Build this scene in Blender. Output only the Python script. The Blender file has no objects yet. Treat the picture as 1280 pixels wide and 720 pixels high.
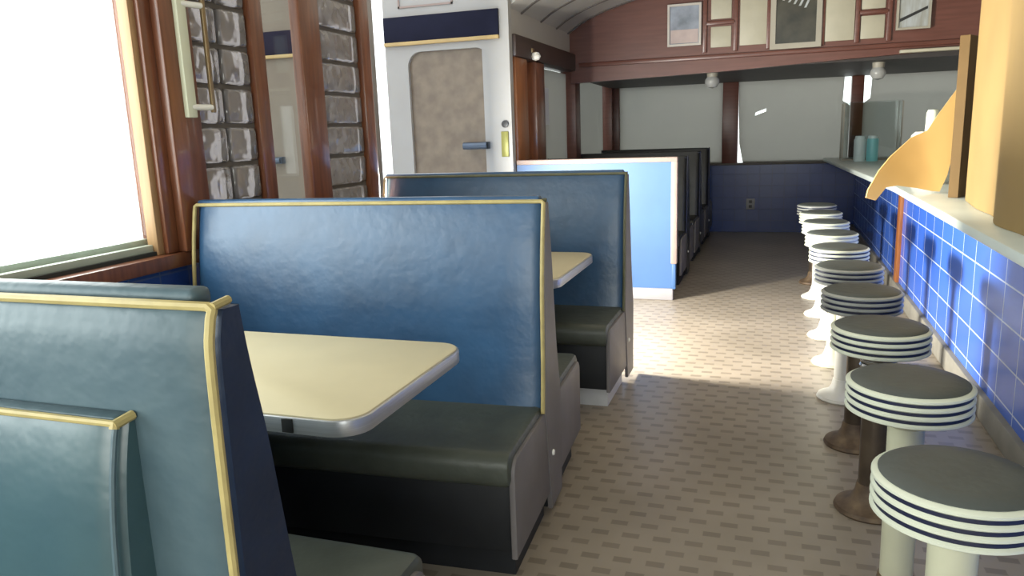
import bpy, bmesh, math
from mathutils import Vector, Matrix
SC = bpy.context.scene
COL = SC.collection
PI = math.pi
R = math.radians

# ------------------------------------------------------------------ materials
def nd(nt, t, **kw):
    n = nt.nodes.new(t)
    for k, v in kw.items():
        setattr(n, k, v)
    return n

def mat(name, color, rough=0.5, metal=0.0, var=0.0, scale=8.0, color2=None, bump=0.0, bscale=60.0,
        coat=0.0, spec=0.5, stretch=None, detail=4.0):
    m = bpy.data.materials.new(name)
    m.use_nodes = True
    nt = m.node_tree
    b = nt.nodes['Principled BSDF']
    b.inputs['Roughness'].default_value = rough
    b.inputs['Metallic'].default_value = metal
    b.inputs['Specular IOR Level'].default_value = spec
    b.inputs['Coat Weight'].default_value = coat
    tc = nd(nt, 'ShaderNodeTexCoord')
    mp = nd(nt, 'ShaderNodeMapping')
    nt.links.new(tc.outputs['Object'], mp.inputs['Vector'])
    if stretch:
        mp.inputs['Scale'].default_value = stretch
    nz = nd(nt, 'ShaderNodeTexNoise')
    nz.inputs['Scale'].default_value = scale
    nz.inputs['Detail'].default_value = detail
    nt.links.new(mp.outputs['Vector'], nz.inputs['Vector'])
    rp = nd(nt, 'ShaderNodeValToRGB')
    c2 = color2 if color2 else tuple(max(0, c * (1 - var)) for c in color)
    rp.color_ramp.elements[0].position = 0.35
    rp.color_ramp.elements[1].position = 0.65
    rp.color_ramp.elements[0].color = (*c2, 1)
    rp.color_ramp.elements[1].color = (*color, 1)
    nt.links.new(nz.outputs['Fac'], rp.inputs['Fac'])
    nt.links.new(rp.outputs['Color'], b.inputs['Base Color'])
    if bump:
        n2 = nd(nt, 'ShaderNodeTexNoise')
        n2.inputs['Scale'].default_value = bscale
        nt.links.new(mp.outputs['Vector'], n2.inputs['Vector'])
        bp = nd(nt, 'ShaderNodeBump')
        bp.inputs['Strength'].default_value = bump
        bp.inputs['Distance'].default_value = 0.01
        nt.links.new(n2.outputs['Fac'], bp.inputs['Height'])
        nt.links.new(bp.outputs['Normal'], b.inputs['Normal'])
    return m

def tile_mat(name, c1, c2, grout, size, axes, rough=0.25, msize=0.006, width=None):
    """square glazed tiles laid on the plane of the two given object axes"""
    m = bpy.data.materials.new(name)
    m.use_nodes = True
    nt = m.node_tree
    b = nt.nodes['Principled BSDF']
    tc = nd(nt, 'ShaderNodeTexCoord')
    sp = nd(nt, 'ShaderNodeSeparateXYZ')
    cb = nd(nt, 'ShaderNodeCombineXYZ')
    nt.links.new(tc.outputs['Object'], sp.inputs[0])
    nt.links.new(sp.outputs[axes[0]], cb.inputs[0])
    nt.links.new(sp.outputs[axes[1]], cb.inputs[1])
    br = nd(nt, 'ShaderNodeTexBrick', offset=0.0, squash=1.0)
    br.inputs['Scale'].default_value = 1.0
    br.inputs['Brick Width'].default_value = width or size
    br.inputs['Row Height'].default_value = size
    br.inputs['Mortar Size'].default_value = msize
    br.inputs['Color1'].default_value = (*c1, 1)
    br.inputs['Color2'].default_value = (*c2, 1)
    br.inputs['Mortar'].default_value = (*grout, 1)
    nt.links.new(cb.outputs[0], br.inputs['Vector'])
    nt.links.new(br.outputs['Color'], b.inputs['Base Color'])
    bp = nd(nt, 'ShaderNodeBump', invert=True)
    bp.inputs['Strength'].default_value = 0.4
    bp.inputs['Distance'].default_value = 0.004
    nt.links.new(br.outputs['Fac'], bp.inputs['Height'])
    nt.links.new(bp.outputs['Normal'], b.inputs['Normal'])
    b.inputs['Roughness'].default_value = rough
    return m

def floor_mat():
    """taupe mosaic with small dark inset squares in staggered rows"""
    m = bpy.data.materials.new('floor_mosaic')
    m.use_nodes = True
    nt = m.node_tree
    b = nt.nodes['Principled BSDF']
    tc = nd(nt, 'ShaderNodeTexCoord')
    br = nd(nt, 'ShaderNodeTexBrick', offset=0.5, squash=1.0)
    br.inputs['Scale'].default_value = 1.0
    br.inputs['Brick Width'].default_value = 0.108
    br.inputs['Row Height'].default_value = 0.08
    br.inputs['Mortar Size'].default_value = 0.026
    br.inputs['Mortar Smooth'].default_value = 0.15
    br.inputs['Color1'].default_value = (0.215, 0.182, 0.146, 1)
    br.inputs['Color2'].default_value = (0.24, 0.204, 0.165, 1)
    br.inputs['Mortar'].default_value = (0.325, 0.28, 0.228, 1)
    nt.links.new(tc.outputs['Object'], br.inputs['Vector'])
    nz = nd(nt, 'ShaderNodeTexNoise')
    nz.inputs['Scale'].default_value = 1.7
    nz.inputs['Detail'].default_value = 5
    nt.links.new(tc.outputs['Object'], nz.inputs['Vector'])
    rp = nd(nt, 'ShaderNodeValToRGB')
    rp.color_ramp.elements[0].position = 0.3
    rp.color_ramp.elements[1].position = 0.7
    rp.color_ramp.elements[0].color = (0.78, 0.76, 0.72, 1)
    rp.color_ramp.elements[1].color = (1.05, 1.03, 1.0, 1)
    nt.links.new(nz.outputs['Fac'], rp.inputs['Fac'])
    mx = nd(nt, 'ShaderNodeMix', data_type='RGBA', blend_type='MULTIPLY')
    mx.inputs[0].default_value = 1.0
    nt.links.new(br.outputs['Color'], mx.inputs[6])
    nt.links.new(rp.outputs['Color'], mx.inputs[7])
    nt.links.new(mx.outputs[2], b.inputs['Base Color'])
    b.inputs['Roughness'].default_value = 0.36
    b.inputs['Specular IOR Level'].default_value = 0.35
    return m

def glass_mat(name, tint=(0.96, 0.98, 0.97), refl=0.06):
    m = bpy.data.materials.new(name)
    m.use_nodes = True
    nt = m.node_tree
    nt.nodes.remove(nt.nodes['Principled BSDF'])
    out = nt.nodes['Material Output']
    tr = nd(nt, 'ShaderNodeBsdfTransparent')
    tr.inputs[0].default_value = (*tint, 1)
    gl = nd(nt, 'ShaderNodeBsdfGlossy')
    gl.inputs['Roughness'].default_value = 0.03
    mx = nd(nt, 'ShaderNodeMixShader')
    lw = nd(nt, 'ShaderNodeLayerWeight')
    lw.inputs['Blend'].default_value = 0.5
    pw = nd(nt, 'ShaderNodeMath', operation='POWER')
    pw.inputs[1].default_value = 4.0
    ma = nd(nt, 'ShaderNodeMath', operation='MULTIPLY_ADD')
    ma.inputs[1].default_value = 0.5
    ma.inputs[2].default_value = refl * 0.5
    nt.links.new(lw.outputs['Facing'], pw.inputs[0])
    nt.links.new(pw.outputs[0], ma.inputs[0])
    nt.links.new(ma.outputs[0], mx.inputs[0])
    nt.links.new(tr.outputs[0], mx.inputs[1])
    nt.links.new(gl.outputs[0], mx.inputs[2])
    nt.links.new(mx.outputs[0], out.inputs[0])
    return m

def shade_mat(name, color, trans=0.25):
    m = mat(name, color, rough=0.8, var=0.06, scale=3)
    nt = m.node_tree
    b = nt.nodes['Principled BSDF']
    out = nt.nodes['Material Output']
    tl = nd(nt, 'ShaderNodeBsdfTranslucent')
    tl.inputs[0].default_value = (*color, 1)
    mx = nd(nt, 'ShaderNodeMixShader')
    mx.inputs[0].default_value = trans
    nt.links.new(b.outputs[0], mx.inputs[1])
    nt.links.new(tl.outputs[0], mx.inputs[2])
    nt.links.new(mx.outputs[0], out.inputs[0])
    return m

def glassblock_mat():
    m = bpy.data.materials.new('glass_block')
    m.use_nodes = True
    nt = m.node_tree
    b = nt.nodes['Principled BSDF']
    b.inputs['Base Color'].default_value = (0.40, 0.375, 0.375, 1)
    b.inputs['Roughness'].default_value = 0.12
    b.inputs['Transmission Weight'].default_value = 0.6
    b.inputs['IOR'].default_value = 1.45
    tc = nd(nt, 'ShaderNodeTexCoord')
    nz = nd(nt, 'ShaderNodeTexNoise')
    nz.inputs['Scale'].default_value = 16
    nz.inputs['Detail'].default_value = 0.5
    nt.links.new(tc.outputs['Object'], nz.inputs['Vector'])
    bp = nd(nt, 'ShaderNodeBump')
    bp.inputs['Strength'].default_value = 0.6
    bp.inputs['Distance'].default_value = 0.02
    nt.links.new(nz.outputs['Fac'], bp.inputs['Height'])
    nt.links.new(bp.outputs['Normal'], b.inputs['Normal'])
    return m

M = {}
M['vinyl'] = mat('blue_vinyl', (0.024, 0.085, 0.185), rough=0.40, var=0.25, scale=5, bump=0.2, bscale=22, coat=0.0, spec=0.8, color2=(0.018, 0.064, 0.142))
M['vinyl_pad'] = mat('green_blue_vinyl', (0.045, 0.095, 0.108), rough=0.36, scale=5, color2=(0.034, 0.078, 0.095), bump=0.15, bscale=22, spec=0.8)
M['vinyl_worn'] = mat('worn_blue_vinyl', (0.075, 0.118, 0.138), rough=0.44, scale=6, color2=(0.048, 0.086, 0.108), bump=0.2, bscale=30)
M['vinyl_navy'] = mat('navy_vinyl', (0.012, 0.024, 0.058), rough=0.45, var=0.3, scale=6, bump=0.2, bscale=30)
M['vinyl_seat'] = mat('dark_seat_vinyl', (0.072, 0.082, 0.066), rough=0.45, var=0.25, scale=7, bump=0.25, bscale=25)
M['vinyl_black'] = mat('black_vinyl', (0.022, 0.024, 0.026), rough=0.35, var=0.3, scale=7, bump=0.25, bscale=25)
M['piping'] = mat('cream_piping', (0.46, 0.37, 0.15), rough=0.5, var=0.2, scale=20)
M['piping_dull'] = mat('dull_olive_piping', (0.14, 0.14, 0.075), rough=0.5, var=0.2, scale=20)
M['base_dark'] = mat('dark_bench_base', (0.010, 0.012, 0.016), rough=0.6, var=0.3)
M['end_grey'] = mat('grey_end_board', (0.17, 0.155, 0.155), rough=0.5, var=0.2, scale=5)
M['base_white'] = mat('white_base_board', (0.55, 0.55, 0.56), rough=0.5, var=0.1)
M['laminate'] = mat('cream_laminate', (0.60, 0.52, 0.33), rough=0.45, var=0.05, scale=6)
M['alu'] = mat('ribbed_aluminium', (0.55, 0.56, 0.58), rough=0.38, metal=0.7, var=0.15, scale=3, stretch=(1, 1, 90))
M['steel_dark'] = mat('dark_steel', (0.05, 0.05, 0.05), rough=0.4, metal=0.6, var=0.2)
M['cushion'] = mat('stool_top_vinyl', (0.066, 0.076, 0.072), rough=0.5, var=0.15, scale=9, bump=0.15, bscale=40)
M['rim_white'] = mat('cream_enamel_rim', (0.62, 0.64, 0.52), rough=0.3, var=0.08)
M['rim_navy'] = mat('navy_rim_groove', (0.015, 0.018, 0.045), rough=0.35, var=0.2)
M['rim_grey'] = mat('grey_rim', (0.34, 0.35, 0.33), rough=0.35, var=0.2)
M['col_cream'] = mat('cream_enamel_column', (0.56, 0.55, 0.40), rough=0.35, var=0.12, scale=6)
M['col_white'] = mat('white_enamel_column', (0.68, 0.66, 0.60), rough=0.35, var=0.1, scale=6)
M['col_brown'] = mat('tarnished_brown_steel', (0.13, 0.10, 0.072), rough=0.35, metal=0.5, scale=9, color2=(0.075, 0.055, 0.04))
M['rust'] = mat('rusty_flange', (0.19, 0.13, 0.075), rough=0.6, metal=0.2, scale=14, color2=(0.08, 0.05, 0.03))
M['chrome'] = mat('dull_chrome', (0.5, 0.5, 0.48), rough=0.25, metal=0.9, var=0.1)
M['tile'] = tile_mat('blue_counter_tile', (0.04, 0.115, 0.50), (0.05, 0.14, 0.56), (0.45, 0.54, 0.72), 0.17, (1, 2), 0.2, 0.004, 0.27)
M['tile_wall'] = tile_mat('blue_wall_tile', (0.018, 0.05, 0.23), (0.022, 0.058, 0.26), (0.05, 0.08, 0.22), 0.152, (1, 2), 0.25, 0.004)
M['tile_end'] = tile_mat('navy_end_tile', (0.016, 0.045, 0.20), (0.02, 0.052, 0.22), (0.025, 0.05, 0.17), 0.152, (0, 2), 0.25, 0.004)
M['floor'] = floor_mat()
M['counter'] = mat('pale_counter_laminate', (0.60, 0.66, 0.62), rough=0.35, var=0.06, scale=4)
M['curb'] = mat('grey_curb', (0.20, 0.185, 0.155), rough=0.6, var=0.2)
M['mahog'] = mat('mahogany', (0.21, 0.075, 0.034), rough=0.3, scale=5, stretch=(9, 9, 0.8), color2=(0.14, 0.048, 0.024), coat=0.25)
M['mahog_far'] = mat('dark_red_wood', (0.14, 0.052, 0.038), rough=0.35, scale=4, stretch=(0.8, 6, 9), color2=(0.11, 0.039, 0.028))
M['wood_orange'] = mat('varnished_orange_wood', (0.33, 0.12, 0.035), rough=0.35, scale=5, stretch=(9, 9, 0.8), color2=(0.23, 0.075, 0.022))
M['wood_lit'] = mat('daylit_edge_wood', (0.42, 0.25, 0.12), rough=0.5, var=0.2, scale=5, stretch=(9, 9, 0.8))  # lighter tan carries the daylight on the post's inner edge
M['ceil'] = mat('ceiling_enamel', (0.44, 0.42, 0.38), rough=0.5, var=0.08, scale=2)
M['seam'] = mat('dark_seam_strip', (0.10, 0.085, 0.075), rough=0.5, var=0.1)
M['rail_dark'] = mat('dark_rail_wood', (0.045, 0.026, 0.022), rough=0.45, var=0.2, scale=5)
M['soffit'] = mat('dark_soffit', (0.05, 0.042, 0.04), rough=0.6, var=0.2)
M['cream_panel'] = mat('cream_panel', (0.42, 0.39, 0.30), rough=0.5, var=0.08)
M['white_paint'] = mat('white_door_paint', (0.36, 0.35, 0.335), rough=0.45, var=0.06, scale=3)
M['band'] = mat('navy_sign_band', (0.009, 0.010, 0.026), rough=0.7, var=0.15, spec=0.15)
M['gold'] = mat('gold_line', (0.46, 0.32, 0.13), rough=0.4, var=0.1)
M['brown_glass'] = mat('dusty_brown_door_pane', (0.20, 0.155, 0.11), rough=0.35, scale=9, color2=(0.145, 0.11, 0.078), detail=6)
M['beige'] = mat('beige_porch_board', (0.19, 0.155, 0.118), rough=0.6, var=0.12, scale=4)
M['olive_brass'] = mat('olive_brass_plate', (0.22, 0.21, 0.05), rough=0.4, metal=0.3, var=0.1)
M['handle_blue'] = mat('grey_blue_metal', (0.10, 0.13, 0.18), rough=0.35, metal=0.5, var=0.1)
M['pale_blue'] = mat('pale_blue_paint', (0.052, 0.122, 0.275), rough=0.5, var=0.08, scale=4)
M['pink_trim'] = mat('pinkish_trim_paint', (0.30, 0.225, 0.20), rough=0.45, var=0.06)
M['white_base'] = mat('white_plinth_paint', (0.34, 0.32, 0.33), rough=0.5, var=0.05)
M['shade'] = shade_mat('grey_roller_fabric', (0.54, 0.535, 0.51), 0.58)
M['glass'] = glass_mat('window_glass')
M['case_glass'] = glass_mat('case_glass', (0.90, 0.92, 0.92), 0.1)
M['block'] = glassblock_mat()
M['mortar'] = mat('grey_mortar', (0.12, 0.105, 0.09), rough=0.8, var=0.2)
M['cream_bar'] = mat('cream_enamel_bar', (0.72, 0.74, 0.56), rough=0.4, var=0.05)
M['brass'] = mat('old_brass', (0.30, 0.22, 0.12), rough=0.35, metal=0.6, var=0.2)
M['white_peg'] = mat('white_peg', (0.85, 0.84, 0.78), rough=0.3, var=0.03)
M['card_orange'] = mat('orange_cardboard', (0.74, 0.46, 0.16), rough=0.75, var=0.06, scale=3)
M['card_tan'] = mat('tan_cardboard', (0.255, 0.165, 0.056), rough=0.75, var=0.12, scale=2.5)
M['card_shade'] = mat('shaded_cardboard', (0.17, 0.10, 0.034), rough=0.8, var=0.12, scale=5)  # dark brown holds the shade of the strip beside the tan box
M['tape'] = mat('pale_packing_tape', (0.55, 0.40, 0.19), rough=0.5, var=0.08)
M['can_teal'] = mat('teal_can_paint', (0.20, 0.56, 0.60), rough=0.35, var=0.06)
M['can_pale'] = mat('pale_can_paint', (0.55, 0.68, 0.70), rough=0.35, var=0.06)
M['jug'] = mat('white_plastic', (0.72, 0.76, 0.62), rough=0.4, var=0.05)
M['globe'] = mat('opal_glass', (0.38, 0.38, 0.37), rough=0.25, var=0.05)
M['frame_white'] = mat('pale_picture_frame', (0.50, 0.46, 0.42), rough=0.5, var=0.08)
M['frame_grey'] = mat('grey_picture_frame', (0.36, 0.33, 0.27), rough=0.5, var=0.08)
M['pic_blue'] = mat('faded_blue_print', (0.30, 0.33, 0.40), rough=0.3, scale=6, color2=(0.15, 0.17, 0.20))
M['pic_pink'] = mat('faded_pink_print', (0.48, 0.38, 0.36), rough=0.4, var=0.2, scale=6)
M['pic_dark'] = mat('dark_print', (0.06, 0.055, 0.04), rough=0.2, scale=5, color2=(0.025, 0.025, 0.02))
M['pic_grey'] = mat('grey_print', (0.30, 0.30, 0.27), rough=0.3, scale=4, color2=(0.42, 0.45, 0.47), stretch=(6, 1, 1))
M['paper'] = mat('white_paper', (0.62, 0.63, 0.66), rough=0.7, var=0.05)
M['outlet'] = mat('grey_outlet_plate', (0.32, 0.32, 0.33), rough=0.4, var=0.05)
M['pave'] = mat('pale_paving', (0.45, 0.43, 0.40), rough=0.8, var=0.15)
M['wall_paint'] = mat('grey_wall_paint', (0.30, 0.28, 0.25), rough=0.7, var=0.08)
M['track'] = mat('pale_green_window_track', (0.50, 0.56, 0.47), rough=0.4, var=0.05)
M['track_dark'] = mat('dark_window_gasket', (0.03, 0.035, 0.03), rough=0.5, var=0.1)
M['red_lamp'] = mat('red_sconce_shade', (0.50, 0.12, 0.02), rough=0.4, var=0.1)

# ------------------------------------------------------------------ mesh helpers
class MB:
    def __init__(s):
        s.bm = bmesh.new()
    def box(s, x0, x1, y0, y1, z0, z1, bev=0.0, mi=0, seg=2):
        tb = bmesh.new()
        bmesh.ops.create_cube(tb, size=1)
        for v in tb.verts:
            v.co = Vector(((x0 + x1) / 2 + v.co.x * (x1 - x0), (y0 + y1) / 2 + v.co.y * (y1 - y0), (z0 + z1) / 2 + v.co.z * (z1 - z0)))
        if bev:
            bmesh.ops.bevel(tb, geom=tb.edges[:], offset=bev, segments=seg, affect='EDGES', profile=0.5)
        s.add(tb, mi)
        return s
    def add(s, tb, mi=0):
        vm = {}
        for v in tb.verts:
            vm[v] = s.bm.verts.new(v.co)
        for f in tb.faces:
            try:
                nf = s.bm.faces.new([vm[v] for v in f.verts])
                nf.material_index = mi if mi else f.material_index
            except ValueError:
                pass
        tb.free()
    def prism(s, prof, a0, a1, axis='x', bev=0.0, mi=0):
        """prof: 2D points; axis x: (y,z); y: (x,z); z: (x,y); extruded a0..a1"""
        tb = bmesh.new()
        def P(p, a):
            return {'x': (a, p[0], p[1]), 'y': (p[0], a, p[1]), 'z': (p[0], p[1], a)}[axis]
        A = [tb.verts.new(P(p, a0)) for p in prof]
        B = [tb.verts.new(P(p, a1)) for p in prof]
        n = len(prof)
        tb.faces.new(A)
        tb.faces.new(list(reversed(B)))
        for i in range(n):
            j = (i + 1) % n
            tb.faces.new((A[j], A[i], B[i], B[j]))
        bmesh.ops.recalc_face_normals(tb, faces=tb.faces[:])
        if bev:
            ed = [e for e in tb.edges if all(v in A for v in e.verts) or all(v in B for v in e.verts)]
            bmesh.ops.bevel(tb, geom=ed, offset=bev, segments=2, affect='EDGES', profile=0.5)
        s.add(tb, mi)
        return s
    def lathe(s, prof, c=(0, 0), n=40, mis=None, mi=0):
        """prof: (r,z) bottom to top; closed on the axis when r = 0"""
        tb = bmesh.new()
        rings = []
        for r, z in prof:
            if r <= 1e-6:
                rings.append([tb.verts.new((c[0], c[1], z))])
            else:
                rings.append([tb.verts.new((c[0] + r * math.cos(2 * PI * k / n), c[1] + r * math.sin(2 * PI * k / n), z)) for k in range(n)])
        for i in range(len(rings) - 1):
            a, b = rings[i], rings[i + 1]
            for k in range(n):
                k2 = (k + 1) % n
                if len(a) == 1 and len(b) == 1:
                    continue
                if len(a) == 1:
                    f = tb.faces.new((a[0], b[k2], b[k]))
                elif len(b) == 1:
                    f = tb.faces.new((a[k], a[k2], b[0]))
                else:
                    f = tb.faces.new((a[k], a[k2], b[k2], b[k]))
                f.material_index = mis[i] if mis else mi
        for ring in (rings[0], rings[-1]):
            if len(ring) > 1:
                try:
                    tb.faces.new(ring)
                except ValueError:
                    pass
        bmesh.ops.recalc_face_normals(tb, faces=tb.faces[:])
        s.add(tb)
        return s
    def tube(s, pts, r, n=10, mi=0):
        tb = bmesh.new()
        pts = [Vector(p) for p in pts]
        rings = []
        for i, p in enumerate(pts):
            if i == 0:
                t = (pts[1] - p).normalized()
            elif i == len(pts) - 1:
                t = (p - pts[i - 1]).normalized()
            else:
                t = ((p - pts[i - 1]).normalized() + (pts[i + 1] - p).normalized()).normalized()
            u = t.cross(Vector((0.31, 0.17, 0.93))).normalized()
            if i:
                u = (up - t * up.dot(t)).normalized()
            up = u
            w = t.cross(u)
            rings.append([tb.verts.new(p + u * r * math.cos(2 * PI * k / n) + w * r * math.sin(2 * PI * k / n)) for k in range(n)])
        for a, b in zip(rings, rings[1:]):
            for k in range(n):
                tb.faces.new((a[k], a[(k + 1) % n], b[(k + 1) % n], b[k]))
        tb.faces.new(rings[0]); tb.faces.new(rings[-1])
        bmesh.ops.recalc_face_normals(tb, faces=tb.faces[:])
        s.add(tb, mi)
        return s
    def sheet(s, rows, thick, mi=0):
        """grid of points made solid along the grid normal"""
        tb = bmesh.new()
        nr, nc = len(rows), len(rows[0])
        P = [[Vector(p) for p in row] for row in rows]
        F, B = [], []
        for i in range(nr):
            fr, br = [], []
            for j in range(nc):
                du = P[min(i + 1, nr - 1)][j] - P[max(i - 1, 0)][j]
                dv = P[i][min(j + 1, nc - 1)] - P[i][max(j - 1, 0)]
                nn = du.cross(dv).normalized() * thick / 2
                fr.append(tb.verts.new(P[i][j] + nn)); br.append(tb.verts.new(P[i][j] - nn))
            F.append(fr); B.append(br)
        for i in range(nr - 1):
            for j in range(nc - 1):
                tb.faces.new((F[i][j], F[i + 1][j], F[i + 1][j + 1], F[i][j + 1]))
                tb.faces.new((B[i][j], B[i][j + 1], B[i + 1][j + 1], B[i + 1][j]))
        rim = [(0, j) for j in range(nc)] + [(i, nc - 1) for i in range(1, nr)] + [(nr - 1, j) for j in range(nc - 2, -1, -1)] + [(i, 0) for i in range(nr - 2, 0, -1)]
        for k in range(len(rim)):
            a, b = rim[k], rim[(k + 1) % len(rim)]
            tb.faces.new((F[a[0]][a[1]], F[b[0]][b[1]], B[b[0]][b[1]], B[a[0]][a[1]]))
        bmesh.ops.recalc_face_normals(tb, faces=tb.faces[:])
        s.add(tb, mi)
        return s
    def build(s, name, mats, parent=None, smooth=35):
        me = bpy.data.meshes.new(name)
        s.bm.to_mesh(me)
        s.bm.free()
        if not isinstance(mats, (list, tuple)):
            mats = [mats]
        for m in mats:
            me.materials.append(m)
        if smooth:
            me.shade_smooth()
            me.set_sharp_from_angle(angle=R(smooth))
        o = bpy.data.objects.new(name, me)
        COL.objects.link(o)
        if parent:
            o.parent = parent
        return o

def holed(name, outline, holes, m, y0, y1, parent=None):
    """a board in the X-Z plane with openings, solid between y0 and y1"""
    cu = bpy.data.curves.new(name, 'CURVE')
    cu.dimensions = '2D'
    cu.fill_mode = 'BOTH'
    cu.extrude = (y1 - y0) / 2
    for pts in [outline] + holes:
        sp = cu.splines.new('POLY')
        sp.points.add(len(pts) - 1)
        for p, q in zip(sp.points, pts):
            p.co = (q[0], q[1], 0, 1)
        sp.use_cyclic_u = True
    t = bpy.data.objects.new(name + '_outline', cu)
    COL.objects.link(t)
    dg = bpy.context.evaluated_depsgraph_get()
    me = bpy.data.meshes.new_from_object(t.evaluated_get(dg))
    bpy.data.objects.remove(t)
    bpy.data.curves.remove(cu)
    me.transform(Matrix.Translation((0, (y0 + y1) / 2, 0)) @ Matrix.Rotation(PI / 2, 4, 'X'))
    me.materials.clear()
    me.materials.append(m)
    me.name = name
    o = bpy.data.objects.new(name, me)
    COL.objects.link(o)
    if parent:
        o.parent = parent
    return o

def rrect(x0, x1, z0, z1, r, n=6, corners=(1, 1, 1, 1)):
    out = []
    for k, (cx, cz, a) in enumerate(((x1 - r, z0 + r, -90), (x1 - r, z1 - r, 0), (x0 + r, z1 - r, 90), (x0 + r, z0 + r, 180))):
        if corners[k]:
            for i in range(n + 1):
                t = R(a + 90 * i / n)
                out.append((cx + r * math.cos(t), cz + r * math.sin(t)))
        else:
            out.append(((x1, z0), (x1, z1), (x0, z1), (x0, z0))[k])
    return out

def tag(o, label=None, cat=None, group=None, kind=None):
    if label: o['label'] = label
    if cat: o['category'] = cat
    if group: o['group'] = group
    if kind: o['kind'] = kind
    return o

def thing(name, label, cat, loc=(0, 0, 0), rz=0.0, group=None):
    o = bpy.data.objects.new(name, None)
    o.empty_display_size = 0.1
    COL.objects.link(o)
    o.location = loc
    o.rotation_euler = (0, 0, rz)
    return tag(o, label, cat, group)

def struct(name, mb, m, parent=None):
    o = mb.build(name, m, parent)
    o['kind'] = 'structure'
    return o

def dup(root, loc, rz, label=None):
    r = root.copy()
    COL.objects.link(r)
    r.location = loc
    r.rotation_euler = (0, 0, rz)
    if label: r['label'] = label
    for ch in list(root.children):
        c = ch.copy(); COL.objects.link(c); c.parent = r
        for g in list(ch.children):
            d = g.copy(); COL.objects.link(d); d.parent = c
    return r

# ------------------------------------------------------------------ the room
XW, XF, XR = -2.2, -2.1, 2.9      # left wall near, left wall beyond the entrance, kitchen wall
YE, YB = 10.5, -2.6               # end wall, wall behind
YD = 6.2                          # far jamb of the entrance
struct('floor', MB().box(-2.35, 3.0, -2.7, 10.7, -0.1, 0.0), M['floor'])
struct('ground', MB().box(-9, -2.35, -6, 12, -0.25, -0.08), M['pave'])

# vaulted ceiling
def vault(u):                      # u in -1..1 across the car
    return 2.22 + 0.62 * math.sqrt(max(0, 1 - abs(u) ** 2.2))
CX, CW = 0.35, 2.56
def vp(u, dz=0): return (CX + CW * u, vault(u) + dz)
us = [-1 + 2 * k / 48 for k in range(49)]
prof = [vp(u) for u in us] + [vp(u, 0.06) for u in reversed(us)]
struct('ceiling', MB().prism(prof, YD + 0.06, YE + 0.1, 'y'), M['ceil'])
near = [(x, z + 0.5) for x, z in prof]
struct('ceiling_near', MB().prism(near, YB, YD + 0.06, 'y').box(-2.3, -2.2, 4.03, YD, 2.7, 2.85), M['ceil'])
struct('ceiling_step', MB().prism([vp(u, 0.05) for u in us] + [vp(u, 0.5) for u in reversed(us)], YD + 0.05, YD + 0.1, 'y'), M['ceil'])
for i, y in enumerate((6.6, 7.2, 7.75, 8.2)):
    pr = [vp(u, -0.012) for u in us] + [vp(u, 0.01) for u in reversed(us)]
    struct('trim_%d' % (i + 1), MB().prism(pr, y, y + 0.035, 'y'), M['seam'])

# left wall, near part: tiled dado, sill, posts
b = MB()
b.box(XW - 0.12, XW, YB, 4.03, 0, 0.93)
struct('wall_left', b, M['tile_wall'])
b = MB()
b.box(XW - 0.12, XW + 0.0, YB, 4.03, 2.29, 2.75)
b.box(XW - 0.12, XW + 0.0, YB, -2.0, 0.93, 2.28)
struct('wall_left_header', b, M['mahog'])
# apron and sill of the big window
struct('trim_5', MB().box(XW - 0.12, XW + 0.025, -2.0, 4.03, 0.93, 0.985, 0.006), M['mahog'])
# big window
w1 = struct('window_1', MB().box(XW - 0.10, XW - 0.085, -1.98, 2.33, 1.03, 2.28), M['glass'])
b = MB()
for k in range(2):
    b.box(XW - 0.12 + 0.045 * k, XW - 0.09 + 0.045 * k, -2.0, 2.34, 0.985, 1.045 - 0.02 * k, 0.003)
struct('window_track', b, M['track'], w1)
struct('window_gasket', MB().box(XW - 0.09, XW - 0.03, -2.0, 2.34, 0.985, 1.0), M['track_dark'], w1)
struct('window_stop', MB().box(XW - 0.07, XW - 0.02, 2.31, 2.345, 0.985, 2.28, 0.004), M['wood_lit'], w1)
# posts between window, glass blocks, side light and entrance
for i, (y0, y1, x1) in enumerate(((2.34, 2.40, 0.0), (2.40, 2.565, 0.035), (2.965, 3.055, 0.015), (3.325, 3.50, 0.03), (3.93, 4.03, 0.02))):
    struct('trim_%d' % (6 + i), MB().box(XW - (0.12 if i < 2 else 0.03), XW + x1, y0, y1, 0.985, 2.28, 0.008), M['mahog'])
w2 = struct('window_2', MB().box(XW - 0.02, XW - 0.012, 3.055, 3.325, 0.985, 2.28), M['glass'])

# glass block panels
def glass_block_panel(y0, y1, ncol, label):
    t = thing('glass_block_panel', label, 'glass blocks', (XW - 0.05, (y0 + y1) / 2, 0.985), 0, 'glass block panels')
    h0, pitch = 0.0, 0.162
    w = (y1 - y0) / ncol
    b = MB()
    hw = (y1 - y0) / 2
    for r in range(9):
        b.box(-0.03, 0.035, -hw, hw, max(0, r * pitch - 0.01), min(1.285, r * pitch + 0.01))
    for c in range(ncol + 1):
        yc = min(max(-hw + c * w, -hw + 0.006), hw - 0.006)
        b.box(-0.028, 0.033, yc - 0.006, yc + 0.006, 0, 1.285)
    b.build('mortar_grid', M['mortar'], t)
    b = MB()
    for r in range(8):
        for c in range(ncol):
            ya = -(y1 - y0) / 2 + c * w + 0.008
            b.box(-0.05, 0.052, ya, ya + w - 0.016, r * pitch + 0.007, min(1.28, (r + 1) * pitch - 0.007), 0.018, seg=3)
    b.build('glass_blocks', M['block'], t)
    return t
glass_block_panel(2.567, 2.963, 2, 'stacked glass blocks beside the big bright window, behind the cream bar')
glass_block_panel(3.502, 3.928, 1, 'stacked glass blocks between wide mahogany post and entrance')

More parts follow.
